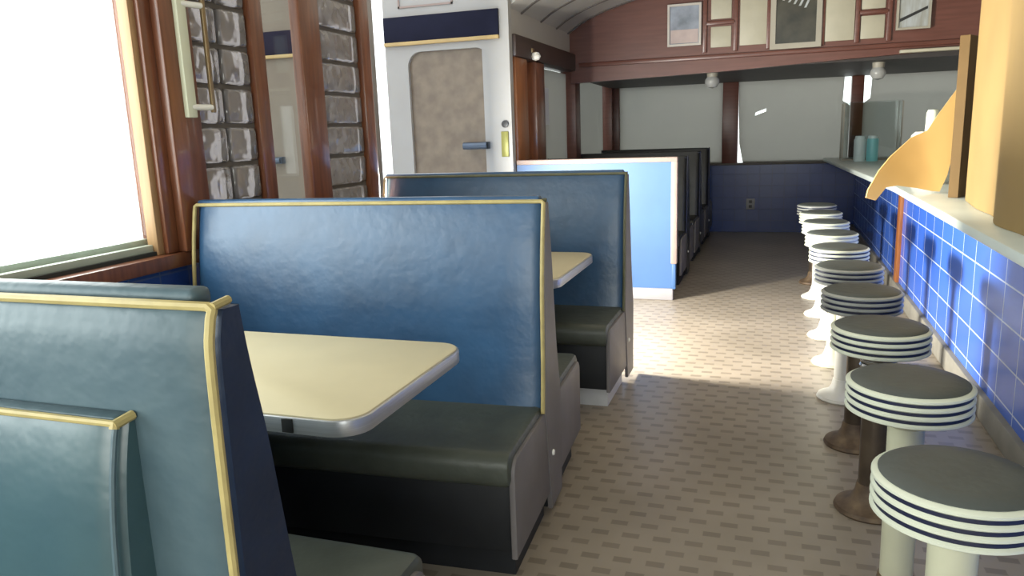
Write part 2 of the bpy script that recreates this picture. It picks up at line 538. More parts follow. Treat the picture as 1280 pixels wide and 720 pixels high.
# entrance: opening 4.15 .. 6.2, lintel above; porch side wall at the far jamb
b = MB()
b.box(XW - 0.12, XW + 0.03, YD - 0.0, YD + 0.12, 0, 2.28)
struct('trim_12', b, M['white_paint'])
wp = struct('wall_porch', MB().box(-5.4, -3.36, YD, YD + 0.08, -0.08, 3.0), M['beige'])
sg = MB().box(-5.35, -3.37, YD - 0.03, YD, 2.165, 2.37, 0.004).build('sign_band', M['band'])
tag(sg, 'dark navy band seen through the narrow side window, gold line below', 'sign', 'navy bands over the entrance')
MB().box(-5.35, -3.37, YD - 0.035, YD, 2.135, 2.165, 0.003).build('gold_line', M['gold'], sg)
hp = MB().tube([(-4.52, YD - 0.06, 1.22), (-4.34, YD - 0.06, 1.22)], 0.03).box(-4.53, -4.47, YD - 0.06, YD, 1.19, 1.25).box(-4.39, -4.33, YD - 0.06, YD, 1.19, 1.25).build('pull_handle', M['handle_blue'], wp)
# white door with round-cornered pane
d1 = holed('door_1', [(-3.2, -0.05), (-2.07, -0.05), (-2.07, 3.0), (-3.2, 3.0)], [rrect(-2.99, -2.25, 0.75, 2.10, 0.12)], M['white_paint'], YD - 0.03, YD + 0.05)
d1['kind'] = 'structure'
p = MB().box(-3.02, -2.22, YD + 0.005, YD + 0.02, 0.7, 2.13).build('door_pane', M['brown_glass'], d1)
# moulding above the band
b = MB()
for (xa, xb, za, zb) in ((-3.05, -2.55, 2.46, 2.475), (-3.05, -2.55, 2.57, 2.585), (-3.05, -3.035, 2.46, 2.585), (-2.565, -2.55, 2.46, 2.585)):
    b.box(xa, xb, YD - 0.04, YD - 0.03, za, zb)
b.build('door_moulding', M['pink_trim'], d1)
MB().box(-2.165, -2.10, YD - 0.045, YD - 0.03, 1.20, 1.41, 0.006).build('lock_plate', M['olive_brass'], d1)
MB().lathe([(0, 0), (0.03, 0), (0.03, 0.02), (0, 0.025)], n=16).build('deadbolt', M['steel_dark'], d1).matrix_local = Matrix.Translation((-2.125, YD - 0.03, 1.47)) @ Matrix.Rotation(PI / 2, 4, 'X')
b = MB().tube([(-2.49, YD - 0.08, 1.30), (-2.28, YD - 0.08, 1.30)], 0.03)
b.box(-2.49, -2.45, YD - 0.08, YD + 0.01, 1.27, 1.33).box(-2.32, -2.28, YD - 0.08, YD + 0.01, 1.27, 1.33)
b.build('push_handle', M['handle_blue'], d1)
sg = MB().box(-3.19, -2.15, YD - 0.06, YD - 0.03, 2.185, 2.39, 0.004).build('sign_band', M['band'])
tag(sg, 'dark navy band with gold lower line across the white entrance door', 'sign', 'navy bands over the entrance')
MB().box(-3.19, -2.15, YD - 0.065, YD - 0.03, 2.155, 2.185, 0.003).build('gold_line', M['gold'], sg)

# left wall beyond the entrance
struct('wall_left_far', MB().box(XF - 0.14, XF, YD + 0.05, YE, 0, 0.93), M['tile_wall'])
b = MB()
b.box(XF - 0.14, XF + 0.06, YD + 0.06, YE, 2.02, 2.2, 0.015)
struct('trim_13', b, M['rail_dark'])
struct('wall_left_upper', MB().box(XF - 0.16, XF, YD + 0.06, YE, 2.2, 2.8), M['ceil'])
for i, (y0, y1, mm) in enumerate(((6.30, 6.62, 'wood_orange'), (6.88, 7.16, 'mahog'), (8.36, 8.58, 'mahog_far'), (YE - 0.12, YE, 'mahog_far'))):
    struct('trim_%d' % (14 + i), MB().box(XF - 0.14, XF + 0.04, y0, y1, 0.93, 2.02, 0.01), M[mm])
struct('window_3', MB().box(XF - 0.13, XF - 0.12, YD + 0.06, YE, 0.93, 2.02), M['glass'])
for i, (y0, y1, lb) in enumerate(((7.17, 8.35, 'grey roller shade with a pinned paper, left wall beyond the entrance'),
                                  (8.59, 10.26, 'grey roller shade on the left wall nearest the far corner'),)):
    t = thing('roller_shade', lb, 'window shade', (XF - 0.07, (y0 + y1) / 2, 0.95), 0, 'grey roller shades')
    h = (y1 - y0) / 2
    MB().box(-0.006, 0.006, -h, h, 0, 1.05).build('fabric', M['shade'], t)
    MB().box(-0.012, 0.012, -h, h, -0.012, 0.012, 0.004).build('hem_bar', M['shade'], t)
nt_ = MB().box(XF - 0.05, XF - 0.045, 7.34, 7.58, 1.46, 1.82).build('paper_notice', M['paper'])
tag(nt_, 'white paper notice on the left wall shade above the pale blue divider', 'notice')
sc_ = thing('wall_sconce', 'small sconce with bright bulb on the orange wood post beyond the entrance', 'wall lamp', (XF + 0.04, 6.72, 2.05))
MB().lathe([(0, -0.04), (0.03, -0.03), (0.045, 0.0), (0.03, 0.03), (0, 0.04)], (0.05, 0), 16).build('bulb', M['white_peg'], sc_)
MB().box(-0.04, 0.03, -0.03, 0.03, 0.03, 0.07, 0.005).build('bracket', M['brass'], sc_)

# end wall: tiled dado, ledge, posts, shades in front of windows
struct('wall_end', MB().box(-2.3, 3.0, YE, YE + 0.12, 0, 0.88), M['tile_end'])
struct('trim_20', MB().box(-2.1, 1.2, YE - 0.06, YE + 0.1, 0.88, 0.905, 0.006), M['seam'])
struct('wall_end_header', MB().box(-2.3, 3.0, YE, YE + 0.12, 1.93, 3.0), M['soffit'])
struct('window_4', MB().box(-2.3, 3.0, YE + 0.09, YE + 0.10, 0.9, 1.95), M['glass'])
for i, (x0, x1) in enumerate(((-2.12, -1.985), (-0.635, -0.44), (0.89, 1.03), (2.2, 2.4))):
    struct('trim_%d' % (21 + i), MB().box(x0, x1, YE - 0.02, YE + 0.12, 0.9, 1.93, 0.008), M['mahog_far'])
def end_shade(outline, holes, lb):
    cx = sum(p[0] for p in outline) / len(outline)
    t = thing('roller_shade', lb, 'window shade', (cx, YE + 0.04, 0.905), 0, 'grey roller shades')
    ol = [(x - cx, z - 0.905) for x, z in outline]
    hs = [[(x - cx, z - 0.905) for x, z in h] for h in holes]
    holed('fabric', ol, hs, M['shade'], -0.004, 0.004, t)
    xa, xb = ol[0][0], ol[1][0]
    MB().box(xa, xb, -0.012, 0.012, ol[0][1] - 0.0, ol[0][1] + 0.02, 0.004).build('hem_bar', M['shade'], t)
    return t
end_shade([(-1.985, 0.90), (-0.63, 0.90), (-0.63, 1.93), (-1.985, 1.93)], [], 'grey roller shade on the end wall, left window')
end_shade([(-0.37, 0.90), (0.885, 0.90), (0.885, 1.58), (0.80, 1.64), (0.81, 1.93), (-0.44, 1.93), (-0.435, 1.55), (-0.42, 1.15)],
          [[(-0.235, 1.50), (-0.10, 1.55), (-0.10, 1.585), (-0.225, 1.54)]], 'grey roller shade with a small bright tear, middle end window')
end_shade([(1.035, 0.90), (2.2, 0.90), (2.2, 1.93), (1.12, 1.93), (1.11, 1.66), (1.035, 1.60)], [], 'grey roller shade on the end wall, right window above the counter')
ot = thing('wall_outlet', 'small grey outlet plate low on the navy end wall tiles', 'outlet', (-0.26, YE - 0.003, 0.37))
MB().box(-0.055, 0.055, -0.012, 0.003, -0.07, 0.07, 0.004).build('cover_plate', M['outlet'], ot)
for z in (0.012, -0.05):
    MB().box(-0.02, 0.02, -0.016, -0.01, z, z + 0.038, 0.003).build('socket', M['steel_dark'], ot)

# bulkhead across the car with wood grid and pictures
YG = 8.3
bot = [(-2.09, 1.895), (-1.56, 1.905), (-0.5, 1.93), (0.66, 1.98), (1.77, 2.02), (2.85, 2.05)]
top = [(CX + CW * u, vault(u) - 0.0) for u in [0.96 - 1.92 * k / 40 for k in range(41)]]
wb = holed('wall_bulkhead', bot + top, [], M['mahog_far'], YG, YG + 0.1)
wb['kind'] = 'structure'
struct('soffit', MB().prism([(YG + 0.1, 1.96), (YE, 1.93), (YE, 1.98), (YG + 0.1, 2.01)], -2.1, 2.85, 'x'), M['soffit'])
for (x0, x1, z0, z1) in ((-0.632, -0.432, 2.44, 2.66), (-0.632, -0.432, 2.167, 2.368), (-0.351, -0.086, 2.169, 2.66), (0.43, 0.70, 2.153, 2.66),
                         (0.755, 0.962, 2.423, 2.66), (0.755, 0.962, 2.154, 2.365)):
    o = MB().box(x0, x1, YG - 0.012, YG + 0.01, z0, z1, 0.006).build('inset_panel', M['cream_panel'], wb)
# raised mouldings between the inset panels
b = MB()
for x in (-0.69, -0.39, -0.075, 0.415, 0.725, 1.0):
    b.box(x - 0.022, x + 0.022, YG - 0.025, YG + 0.01, 2.12, 2.72, 0.008)
b.box(-0.69, -0.39, YG - 0.025, YG + 0.01, 2.385, 2.425, 0.008).box(0.725, 1.0, YG - 0.025, YG + 0.01, 2.375, 2.413, 0.008)
b.box(-2.0, 2.7, YG - 0.03, YG + 0.01, 2.055, 2.10, 0.01)
struct('moulding_grid', b, M['mahog_far'], wb)
def picture(x0, x1, z0, z1, fw, fm, pm, lb, extra=None):
    cx = (x0 + x1) / 2
    t = thing('framed_picture', lb, 'picture', (cx, YG - 0.012, z0), 0, 'pictures on the bulkhead')
    w, h = (x1 - x0) / 2, z1 - z0
    holed('picture_frame', [(-w, 0), (w, 0), (w, h), (-w, h)], [[(-w + fw, fw), (w - fw, fw), (w - fw, h - fw), (-w + fw, h - fw)]], M[fm], -0.035, 0.0, t)
    MB().box(-w + fw, w - fw, -0.02, -0.008, fw, h - fw).build('print', M[pm], t)
    if extra: extra(t, w, h)
def ex1(t, w, h):
    MB().box(-w + 0.03, w - 0.03, -0.024, -0.018, 0.03, 0.16).build('print_band', M['pic_pink'], t)
def ex2(t, w, h):
    b = MB()
    for k in range(5):
        x = -0.13 + k * 0.05
        b.prism([(x, h - 0.16 - 0.02 * k), (x + 0.02, h - 0.16 - 0.02 * k), (x + 0.10, h - 0.06), (x + 0.075, h - 0.06)], -0.024, -0.018, 'y')
    b.build('print_strokes', M['pic_grey'], t)
def ex3(t, w, h):
    MB().prism([(-w + 0.03, 0.07), (-w + 0.03, 0.10), (w - 0.03, 0.20), (w - 0.03, 0.175)], -0.024, -0.018, 'y').build('print_stripe', M['steel_dark'], t)
picture(-1.06, -0.724, 2.2, 2.61, 0.022, 'frame_white', 'pic_blue', 'white-framed faded blue and pink picture at left of the bulkhead', ex1)
picture(-0.063, 0.407, 2.108, 2.72, 0.05, 'frame_grey', 'pic_dark', 'large dark picture in a pale frame at the bulkhead middle', ex2)
picture(1.054, 1.343, 2.21, 2.64, 0.02, 'frame_grey', 'pic_grey', 'pale grey picture with a slanting dark stripe at right of the bulkhead', ex3)
lg = MB().box(1.10, 2.6, YG - 0.06, YG + 0.02, 2.0, 2.03, 0.008).build('ledge_strip', M['cream_panel'])
tag(lg, 'thin cream ledge strip under the right end of the bulkhead', 'ledge')
def globe(x, lb):
    t = thing('ceiling_lamp', lb, 'ceiling lamp', (x, 8.7, 1.955), 0, 'small opal lamps under the bulkhead')
    MB().lathe([(0.0, -0.055), (0.055, -0.05), (0.06, 0.01), (0, 0.01)], n=20).build('lamp_collar', M['frame_grey'], t)
    MB().lathe([(0, -0.17), (0.05, -0.155), (0.075, -0.115), (0.075, -0.08), (0.055, -0.05), (0, -0.05)], n=24).build('lamp_globe', M['globe'], t)
globe(-0.64, 'small opal ceiling lamp above the left end-wall post')
globe(0.975, 'small opal ceiling lamp above the right end-wall post')

# kitchen side and wall behind the camera
struct('wall_right', MB().box(XR, XR + 0.1, YB, YE, 0, 2.8), M['wall_paint'])
b = MB()
b.box(-2.3, 3.0, YB - 0.1, YB, 0, 0.95).box(-2.3, 3.0, YB - 0.1, YB, 2.15, 3.0).box(-2.3, -1.6, YB - 0.1, YB, 0.95, 2.15).box(2.2, 3.0, YB - 0.1, YB, 0.95, 2.15)
struct('wall_rear', b, M['wall_paint'])
struct('window_5', MB().box(-1.6, 2.2, YB - 0.06, YB - 0.05, 0.95, 2.15), M['glass'])  # unseen window, added to let the fill light in

# ------------------------------------------------------------------ booths
XA = -0.737
def smooth_prof(keys, n=6):
    out = []
    m = len(keys)
    for i in range(m - 1):
        p0 = keys[max(i - 1, 0)]; p1 = keys[i]; p2 = keys[i + 1]; p3 = keys[min(i + 2, m - 1)]
        for k in range(n):
            t = k / n
            q = []
            for a in (0, 1):
                q.append(0.5 * (2 * p1[a] + (p2[a] - p0[a]) * t + (2 * p0[a] - 5 * p1[a] + 4 * p2[a] - p3[a]) * t * t + (3 * p1[a] - p0[a] - 3 * p2[a] + p3[a]) * t ** 3))
            out.append(tuple(q))
    out.append(keys[-1])
    return out

def pad(L, prof, back, e=0.02):
    """upholstered pad along x from -L to 0: front profile (y,z) puffed slightly in from both ends, flat back at y = back"""
    xs = [-L, -L + 0.012, -L + 0.04] + [-L + 0.04 + (L - 0.08) * k / 12 for k in range(1, 12)] + [-0.04, -0.012, 0]
    rows = []
    tb = bmesh.new()
    grid = []
    for x in xs:
        d = min(-x, x + L)
        inset = 0.022 * max(0, 1 - d / 0.04) ** 2
        sgn = 1 if back > prof[len(prof) // 2][0] else -1
        grid.append([tb.verts.new((x, y + sgn * inset, z)) for y, z in prof])
    bk = [[tb.verts.new((x, back, prof[0][1])), tb.verts.new((x, back, prof[-1][1]))] for x in xs]
    n = len(prof)
    for i in range(len(xs) - 1):
        for j in range(n - 1):
            tb.faces.new((grid[i][j], grid[i + 1][j], grid[i + 1][j + 1], grid[i][j + 1]))
        tb.faces.new((grid[i][n - 1], grid[i + 1][n - 1], bk[i + 1][1], bk[i][1]))
        tb.faces.new((bk[i][0], bk[i + 1][0], grid[i + 1][0], grid[i][0]))
        tb.faces.new((bk[i][1], bk[i + 1][1], bk[i + 1][0], bk[i][0]))
    for i in (0, len(xs) - 1):
        tb.faces.new(grid[i] + [bk[i][1], bk[i][0]])
    bmesh.ops.recalc_face_normals(tb, faces=tb.faces[:])
    mb = MB()
    mb.add(tb)
    return mb

def seat_cushion(L, y0, y1, z0, z1):
    mb = MB()
    r = 0.045
    pr = rrect(y0, y1, z0, z1, r, 6)
    mb.prism(pr, -L, 0, 'x', bev=0.02)
    return mb

def booth(name, loc, rz, label, L=1.45, H=1.165, mf='vinyl', pipe='piping', end='end_grey', front_seat=True, rear_seat=True, seat='vinyl_seat', base='base_dark', flat=False, plinth='base_dark', group='blue booth benches'):
    """double booth bench: back along local x (-L..0), local y = 0 the front face at the top; aisle end at x = 0"""
    t = thing(name, label, 'booth bench', loc, rz, group)
    T = 0.065
    tp = H - 0.012
    if flat:
        fk = [(0.0, 0.10), (-0.004, 0.4), (-0.006, 0.8), (-0.004, 1.08), (0.004, tp - 0.02), (0.012, tp)]
    else:
        fk = [(-0.075, 0.43), (-0.055, 0.58), (-0.046, 0.72), (-0.040, 0.82), (-0.028, 0.92), (-0.012, 1.02), (0.003, 1.09), (0.012, 1.13), (0.02, tp)]
    fp = smooth_prof(fk)
    pad(L - 0.02, fp, 0.035).build('front_cushion', M[mf], t).location.x = -0.01
    rk = [(T + 0.13, 0.43), (T + 0.085, 0.60), (T + 0.06, 0.76), (T + 0.035, 0.95), (T + 0.012, 1.08), (T + 0.0, tp)]
    rp = smooth_prof(rk)
    pad(L - 0.02, rp, 0.035).build('rear_cushion', M[mf], t).location.x = -0.01
    # top cap
    MB().box(-L, -0.055 if flat else -0.02, 0.032, T + 0.012, H - 0.02, H + 0.012, 0.012, seg=3).build('top_cap', M[mf], t)
    # piping round the front face (top and both ends) and along the rear top edge
    q = [(y - 0.002, z) for y, z in fp]
    b = MB()
    pts = [(-0.004, y, z) for y, z in q] + [(-0.012, q[-1][0] + 0.002, tp + 0.006)] + [(-L * k / 10 - 0.0 * k, q[-1][0] + 0.002, tp + 0.006) for k in range(1, 10)]
    pts += [(-L + 0.012, q[-1][0] + 0.002, tp + 0.006)] + [(-L + 0.004, y, z) for y, z in reversed(q)]
    b.tube(pts, 0.0075, 8)
    b.build('piping', M[pipe], t)
    b = MB()
    q2 = [(y + 0.002, z) for y, z in rp]
    b.tube([(-0.004, q[-1][0], tp + 0.006), (-0.003, q[-1][0] + 0.035, tp + 0.010)] if flat else [(-0.004, q2[-1][0], tp + 0.006), (-L + 0.012, q2[-1][0], tp + 0.006)], 0.0065, 8)
    b.build('rear_piping', M[pipe if flat else 'piping_dull'], t)
    # end board of the back
    ep = [(0.0, 0.03)] + [(y + 0.012, z) for y, z in fp] + [(T - 0.005, tp)] + [(y - 0.008, z) for y, z in reversed(rp)] + [(T + 0.11, 0.03)]
    MB().prism(ep, -0.012, 0.004, 'x').build('end_board', M[end], t)
    if front_seat:
        s = seat_cushion(L - 0.02, -0.50, -0.02, 0.335, 0.45).build('seat', M[seat], t)
        s.location.x = -0.012
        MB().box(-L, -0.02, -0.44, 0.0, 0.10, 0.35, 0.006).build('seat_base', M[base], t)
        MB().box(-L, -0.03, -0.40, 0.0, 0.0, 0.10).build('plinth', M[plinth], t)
        MB().prism(rrect(-0.475, 0.0, 0.10, 0.425, 0.05, 6, (0, 0, 1, 0)), -0.02, 0.0, 'x', bev=0.004).build('seat_end', M['end_grey'], t)
    if rear_seat:
        s = seat_cushion(L - 0.02, T + 0.09, T + 0.57, 0.335, 0.45).build('seat', M[seat], t)
        s.location.x = -0.012
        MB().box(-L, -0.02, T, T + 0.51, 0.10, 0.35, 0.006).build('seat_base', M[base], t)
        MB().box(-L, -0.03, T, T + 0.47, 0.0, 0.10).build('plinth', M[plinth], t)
        MB().prism(rrect(T, T + 0.545, 0.10, 0.425, 0.05, 6, (0, 1, 0, 0)), -0.02, 0.0, 'x', bev=0.004).build('seat_end', M['end_grey'], t)
    MB().lathe([(0, 0), (0.012, 0.0), (0.010, 0.006), (0, 0.008)], n=14).build('end_screw', M['white_peg'], t).matrix_local = Matrix.Translation((0.004, 0.03, 0.24)) @ Matrix.Rotation(PI / 2, 4, 'Y')
    return t

# nearest booth: flat worn back panel with a lower padded cushion on it
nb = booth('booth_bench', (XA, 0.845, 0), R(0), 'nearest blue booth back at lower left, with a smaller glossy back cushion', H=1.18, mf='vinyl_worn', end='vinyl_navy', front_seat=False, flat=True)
Lp = 1.27
pk = smooth_prof([(-0.085, 0.45), (-0.080, 0.60), (-0.075, 0.74), (-0.068, 0.84), (-0.057, 0.92), (-0.045, 0.975), (-0.038, 1.0)])
bc = pad(Lp, pk, -0.006).build('back_cushion', M['vinyl_pad'], nb)
bc.location.x = -0.155
MB().tube([(-0.004, y - 0.002, z) for y, z in pk[-2:]] + [(-0.004, -0.038, 1.004), (-Lp / 2, -0.040, 1.006), (-Lp + 0.004, -0.038, 1.004)], 0.0075, 8).build('cushion_piping', M['piping'], bc)
MB().tube([(-0.004, -0.042, 1.003), (0.0, -0.008, 1.008)], 0.0075, 8).build('cushion_piping', M['piping'], bc)
MB().tube([(-0.003, y - 0.001, z) for y, z in pk[:-1]], 0.005, 8).build('cushion_seam', M['vinyl_worn'], bc)
MB().box(-Lp, -0.01, -0.034, -0.004, 0.995, 1.012, 0.006).build('cushion_cap', M['vinyl_worn'], bc)
s = seat_cushion(1.43, -0.56, -0.05, 0.335, 0.45).build('seat', M['vinyl_seat'], nb); s.location.x = -0.012
MB().box(-1.45, -0.02, -0.50, 0.0, 0.0, 0.35, 0.006).build('seat_base', M['base_dark'], nb)

b1 = booth('booth_bench', (XA, 2.505, 0), R(3.2), 'blue booth facing the camera behind the nearest cream table', L=1.41, H=1.17)
b2 = booth('booth_bench', (XA, 4.08, 0), R(0), 'third blue booth from the camera, just before the pale blue divider', H=1.17, rear_seat=False, pipe='piping_dull', plinth='base_white')
bd = booth('booth_bench', (XA, 7.25, 0), 0, 'first dark booth beyond the pale blue divider', L=1.34, H=1.12, mf='vinyl_black', pipe='rim_navy', end='vinyl_black', group='dark booths beyond the divider', seat='vinyl_black')
dup(bd, (XA, 8.55, 0), 0, 'second dark booth beyond the pale blue divider')
dup(bd, (XA, 9.75, 0), 0, 'dark booth beyond the divider, closest to the end wall')

# pale blue divider at the entrance
dv = thing('divider_panel', 'pale blue divider panel with pinkish trim beside the entrance, above white base', 'divider', (-1.40, 6.24, 0))
MB().box(-0.66, 0.66, 0.0, 0.05, 0.09, 1.14).build('panel_board', M['pale_blue'], dv)
MB().box(-0.66, 0.655, -0.02, 0.055, 0.0, 0.095, 0.006).build('plinth', M['white_base'], dv)
MB().box(-0.66, 0.685, -0.014, 0.06, 1.125, 1.165, 0.008).build('top_trim', M['pink_trim'], dv)
MB().box(0.635, 0.685, -0.014, 0.06, 0.30, 1.13, 0.008).build('side_trim', M['pink_trim'], dv)
MB().box(0.645, 0.675, -0.004, 0.055, 0.09, 0.30, 0.004).build('edge_strip', M['pale_blue'], dv)

# ------------------------------------------------------------------ tables
def table(loc, L, W, label, py=0.0):
    """top from the wall (x = -L) to the aisle (x = 0), rounded aisle corners"""
    t = thing('booth_table', label, 'table', loc, 0, 'cream booth tables')
    ol = rrect(-L, 0, -W / 2, W / 2, 0.075, 8, (1, 1, 0, 0))
    MB().prism(ol, 0.735, 0.76, 'z', bev=0.003).build('table_top', M['laminate'], t)
    o2 = rrect(-L, 0.006, -W / 2 - 0.006, W / 2 + 0.006, 0.08, 8, (1, 1, 0, 0))
    b = MB().prism(o2, 0.714, 0.7555, 'z', bev=0.004)
    b.build('edge_band', M['alu'], t)
    MB().box(-0.195, -0.165, -W / 2 - 0.0095, -W / 2 - 0.005, 0.718, 0.753, 0.001).build('band_joint', M['steel_dark'], t)
    b = MB().lathe([(0, 0), (0.075, 0), (0.075, 0.012), (0.055, 0.03), (0.04, 0.06), (0.04, 0.69), (0.06, 0.70), (0.12, 0.714), (0, 0.714)], (-L * 0.55, py), 28)
    b.build('pedestal', M['steel_dark'], t)
    return t
table((-0.895, 1.79, 0), 1.29, 0.67, 'cream-topped booth table with metal edge nearest the camera')
table((-0.885, 3.555, 0), 1.29, 0.76, 'cream-topped booth table partly hidden behind the second blue booth', py=-0.2)

# ------------------------------------------------------------------ stools
def stool(loc, label, col='col_cream', base='rust', rim='rim_white', groove='rim_navy', h=0.703, collar=False):
    t = thing('counter_stool', label, 'stool', loc, 0, 'round counter stools along the tiled counter')
    r = 0.158
    z0 = h - 0.095
    zt = h - 0.012
    MB().lathe([(0, zt - 0.01), (r - 0.012, zt - 0.01), (r - 0.009, zt + 0.003), (r - 0.02, zt + 0.009), (r * 0.6, h - 0.001), (0, h)], n=56).build('seat_cushion', M['cushion'], t)
    n = 4
    bw = (zt - z0) / (n + (n - 1) * 0.62)
    prof, mis = [(r - 0.06, z0), (r - 0.004, z0)], [0]
    z = z0
    for k in range(n):
        prof += [(r + 0.003, z + bw * 0.3), (r + 0.003, z + bw * 0.7), (r - 0.003, z + bw)]
        mis += [0, 0, 0]
        z += bw
        if k < n - 1:
            prof += [(r - 0.004, z + bw * 0.05), (r - 0.004, z + bw * 0.57), (r - 0.003, z + bw * 0.62)]
            mis += [1, 1, 1]
            z += bw * 0.62
    prof += [(r - 0.012, zt + 0.002), (r - 0.03, zt)]
    mis += [0, 0]
    MB().lathe(prof, n=56, mis=mis).build('seat_rim', [M[rim], M[groove]], t)
    MB().lathe([(0.044, 0.09), (0.044, 0.16), (0.047, z0 - 0.07), (0.047, z0 - 0.045), (0.075, z0 - 0.02), (0.11, z0), (0, z0 + 0.005)], n=32).build('column', M[col], t)
    if collar:
        b = MB()
        for k in range(3):
            b.lathe([(0.03, z0 - 0.09 + 0.022 * k), (0.058, z0 - 0.088 + 0.022 * k), (0.062, z0 - 0.079 + 0.022 * k), (0.058, z0 - 0.071 + 0.022 * k), (0.03, z0 - 0.069 + 0.022 * k)], n=28)
        b.build('collar', M['chrome'], t)
    MB().lathe([(0, 0), (0.118, 0), (0.123, 0.007), (0.117, 0.02), (0.095, 0.03), (0.068, 0.045), (0.054, 0.07), (0.047, 0.105), (0, 0.105)], n=40).build('floor_flange', M[base], t)
    return t
SX, SY, SP = 0.375, 1.632, 0.61
specs = [('nearest round counter stool, cut by the lower right corner of the photo', {}),
         ('second counter stool from the camera, with four cream rim bands and cream column', {}),
         ('third counter stool from the camera, on a tarnished brown column with ringed collar', dict(col='col_brown', collar=True)),
         ('fourth counter stool from the camera, on a short-looking dark column and rusty foot', dict(col='col_brown', rim='rim_grey')),
         ('fifth counter stool from the camera, grey-rimmed on a white column', dict(col='col_white', base='col_white', rim='rim_grey')),
         ('sixth counter stool from the camera, at the near edge of the sunlit floor', dict(base='col_cream')),
         ('seventh counter stool from the camera, cream column lit by the entrance', dict(col='col_white', base='col_white', groove='rim_grey')),  # this and the next two: paler grooves and columns put sunlight into the colour
         ('eighth counter stool from the camera, third from the far end', dict(col='col_white', base='col_white', groove='rim_grey')),
         ('ninth counter stool from the camera, next to the farthest one', dict(col='col_white', base='col_white', groove='rim_grey')),
         ('farthest counter stool, dark against the navy tiles', dict(col='col_brown', rim='rim_grey'))]
for k, (lb, kw) in enumerate(specs):
    stool((SX, SY + SP * k, 0), lb, **kw)

# ------------------------------------------------------------------ counter
ct = thing('lunch_counter', 'long blue-tiled lunch counter with pale top along the right side', 'counter', (0, 0, 0))
HC = 0.95
outl = [(0.785, 0.2), (0.785, 3.0), (0.79, 5.8), (0.70, 8.0), (0.60, YE - 0.07), (1.75, YE - 0.07), (1.75, 0.2)]
MB().prism(outl, HC - 0.045, HC, 'z', bev=0.01).build('counter_top', M['counter'], ct)
MB().box(0.0, 0.72, 0.2, YE - 0.07, 0.12, HC - 0.045).build('tile_front', M['tile'], ct).location.x = 0.98
MB().box(0.95, 1.05, 0.2, YE - 0.07, 0.0, 0.12, 0.01).build('curb', M['curb'], ct)
MB().box(0.955, 0.99, 6.62, 6.74, 0.12, HC - 0.045, 0.004).build('wood_post', M['wood_orange'], ct)

# cardboard on the counter
sx = 5.2 / 4.35
def tr(p): return (p[0] * sx, 1.4 - (1.4 - p[1]) * sx)
raw_l = [(0.501, 0.985), (0.455, 1.0), (0.464, 1.041), (0.512, 1.134), (0.564, 1.202), (0.661, 1.295), (0.731, 1.325), (0.778, 1.405), (0.857, 1.527), (0.891, 1.627), (0.926, 1.736)]
raw_r = [(0.505, 0.988), (0.53, 1.02), (0.55, 1.048), (0.602, 1.056), (0.70, 1.04), (0.768, 1.025), (0.80, 1.022), (0.83, 1.10), (0.86, 1.25), (0.90, 1.45), (0.96, 1.736)]
rows = []
for a, c in zip(raw_l, raw_r):
    a, c = tr(a), tr(c)
    row = []
    for k in range(7):
        t = k / 6
        x = a[0] + (c[0] - a[0]) * t
        z = a[1] + (c[1] - a[1]) * t
        row.append((x, 5.2 - 0.35 * max(0, 0.86 - x) ** 1.3 + 0.12 * (z - 1), z))
    rows.append([(x, y, z + 0.012) for x, y, z in row])
cs = MB().sheet(rows, 0.012).build('cardboard_sheet', M['card_orange'])
tag(cs, 'bright orange cardboard sheet with a curved flap hanging over the counter edge', 'cardboard')
cb = MB().prism([(0.945, 4.89), (1.04, 5.05), (1.085, 5.03), (0.99, 4.87)], HC + 0.001, 1.83, 'z', bev=0.004).build('cardboard_shade_strip', M['card_shade'])  # board added where there is only a shaded strip of cardboard
tag(cb, 'narrow dark brown board standing in for the shaded strip behind the big tan box', 'cardboard')
bx = thing('cardboard_box', 'big tan cardboard box standing on the counter at the right edge', 'box', (0.845, 2.75, HC), R(-4.4))
b = MB()
xs_ = [(0.0, 0.0), (-0.015, 0.25), (0.012, 0.5), (-0.03, 0.8), (0.01, 1.1), (-0.01, 1.4), (0.0, 1.8)]
pr = smooth_prof(xs_, 5) + [(0.65, 1.8), (0.65, 0.0)]
b.prism([(x, y * 1.1) for x, y in pr], 0, 1.35, 'z', bev=0.006)
b.build('box_body', M['card_tan'], bx)
MB().box(0.0, 0.65, 0.0, 0.9, 1.352, 1.36, 0.002).build('box_flap', M['card_tan'], bx)
MB().box(0.08, 0.13, -0.004, 0.0, 0.0, 1.35, 0.001).build('packing_tape', M['tape'], bx)

# far end of the counter
def can(x, y, m, lb):
    t = thing('tall_can', lb, 'can', (x, y, HC), 0, 'cans on the far counter')
    MB().lathe([(0, 0), (0.058, 0), (0.06, 0.006), (0.06, 0.235), (0.055, 0.245), (0, 0.245)], n=28).build('can_body', M[m], t)
    MB().lathe([(0, 0.245), (0.05, 0.245), (0.05, 0.27), (0.045, 0.276), (0, 0.276)], n=24).build('can_lid', M['can_pale'], t)
can(0.905, 9.35, 'can_pale', 'pale can, left of two on the far counter')
can(1.035, 9.35, 'can_teal', 'teal can, right of two on the far counter')
jg = thing('white_jug', 'white narrow-necked jug on the counter behind the orange cardboard', 'jug', (1.03, 6.0, HC))
MB().lathe([(0, 0), (0.11, 0), (0.12, 0.02), (0.125, 0.33), (0.10, 0.355), (0, 0.36)], n=32).build('jug_body', M['white_peg'], jg)
MB().lathe([(0, 0.35), (0.045, 0.35), (0.042, 0.38), (0.040, 0.48), (0.03, 0.50), (0, 0.502)], n=28).build('jug_neck', M['jug'], jg)
gc = thing('glass_case', 'clear glass display case on the far counter behind the cans', 'display case', (1.05, 9.75, HC))
w, d, h = 0.30, 0.14, 0.64
b = MB()
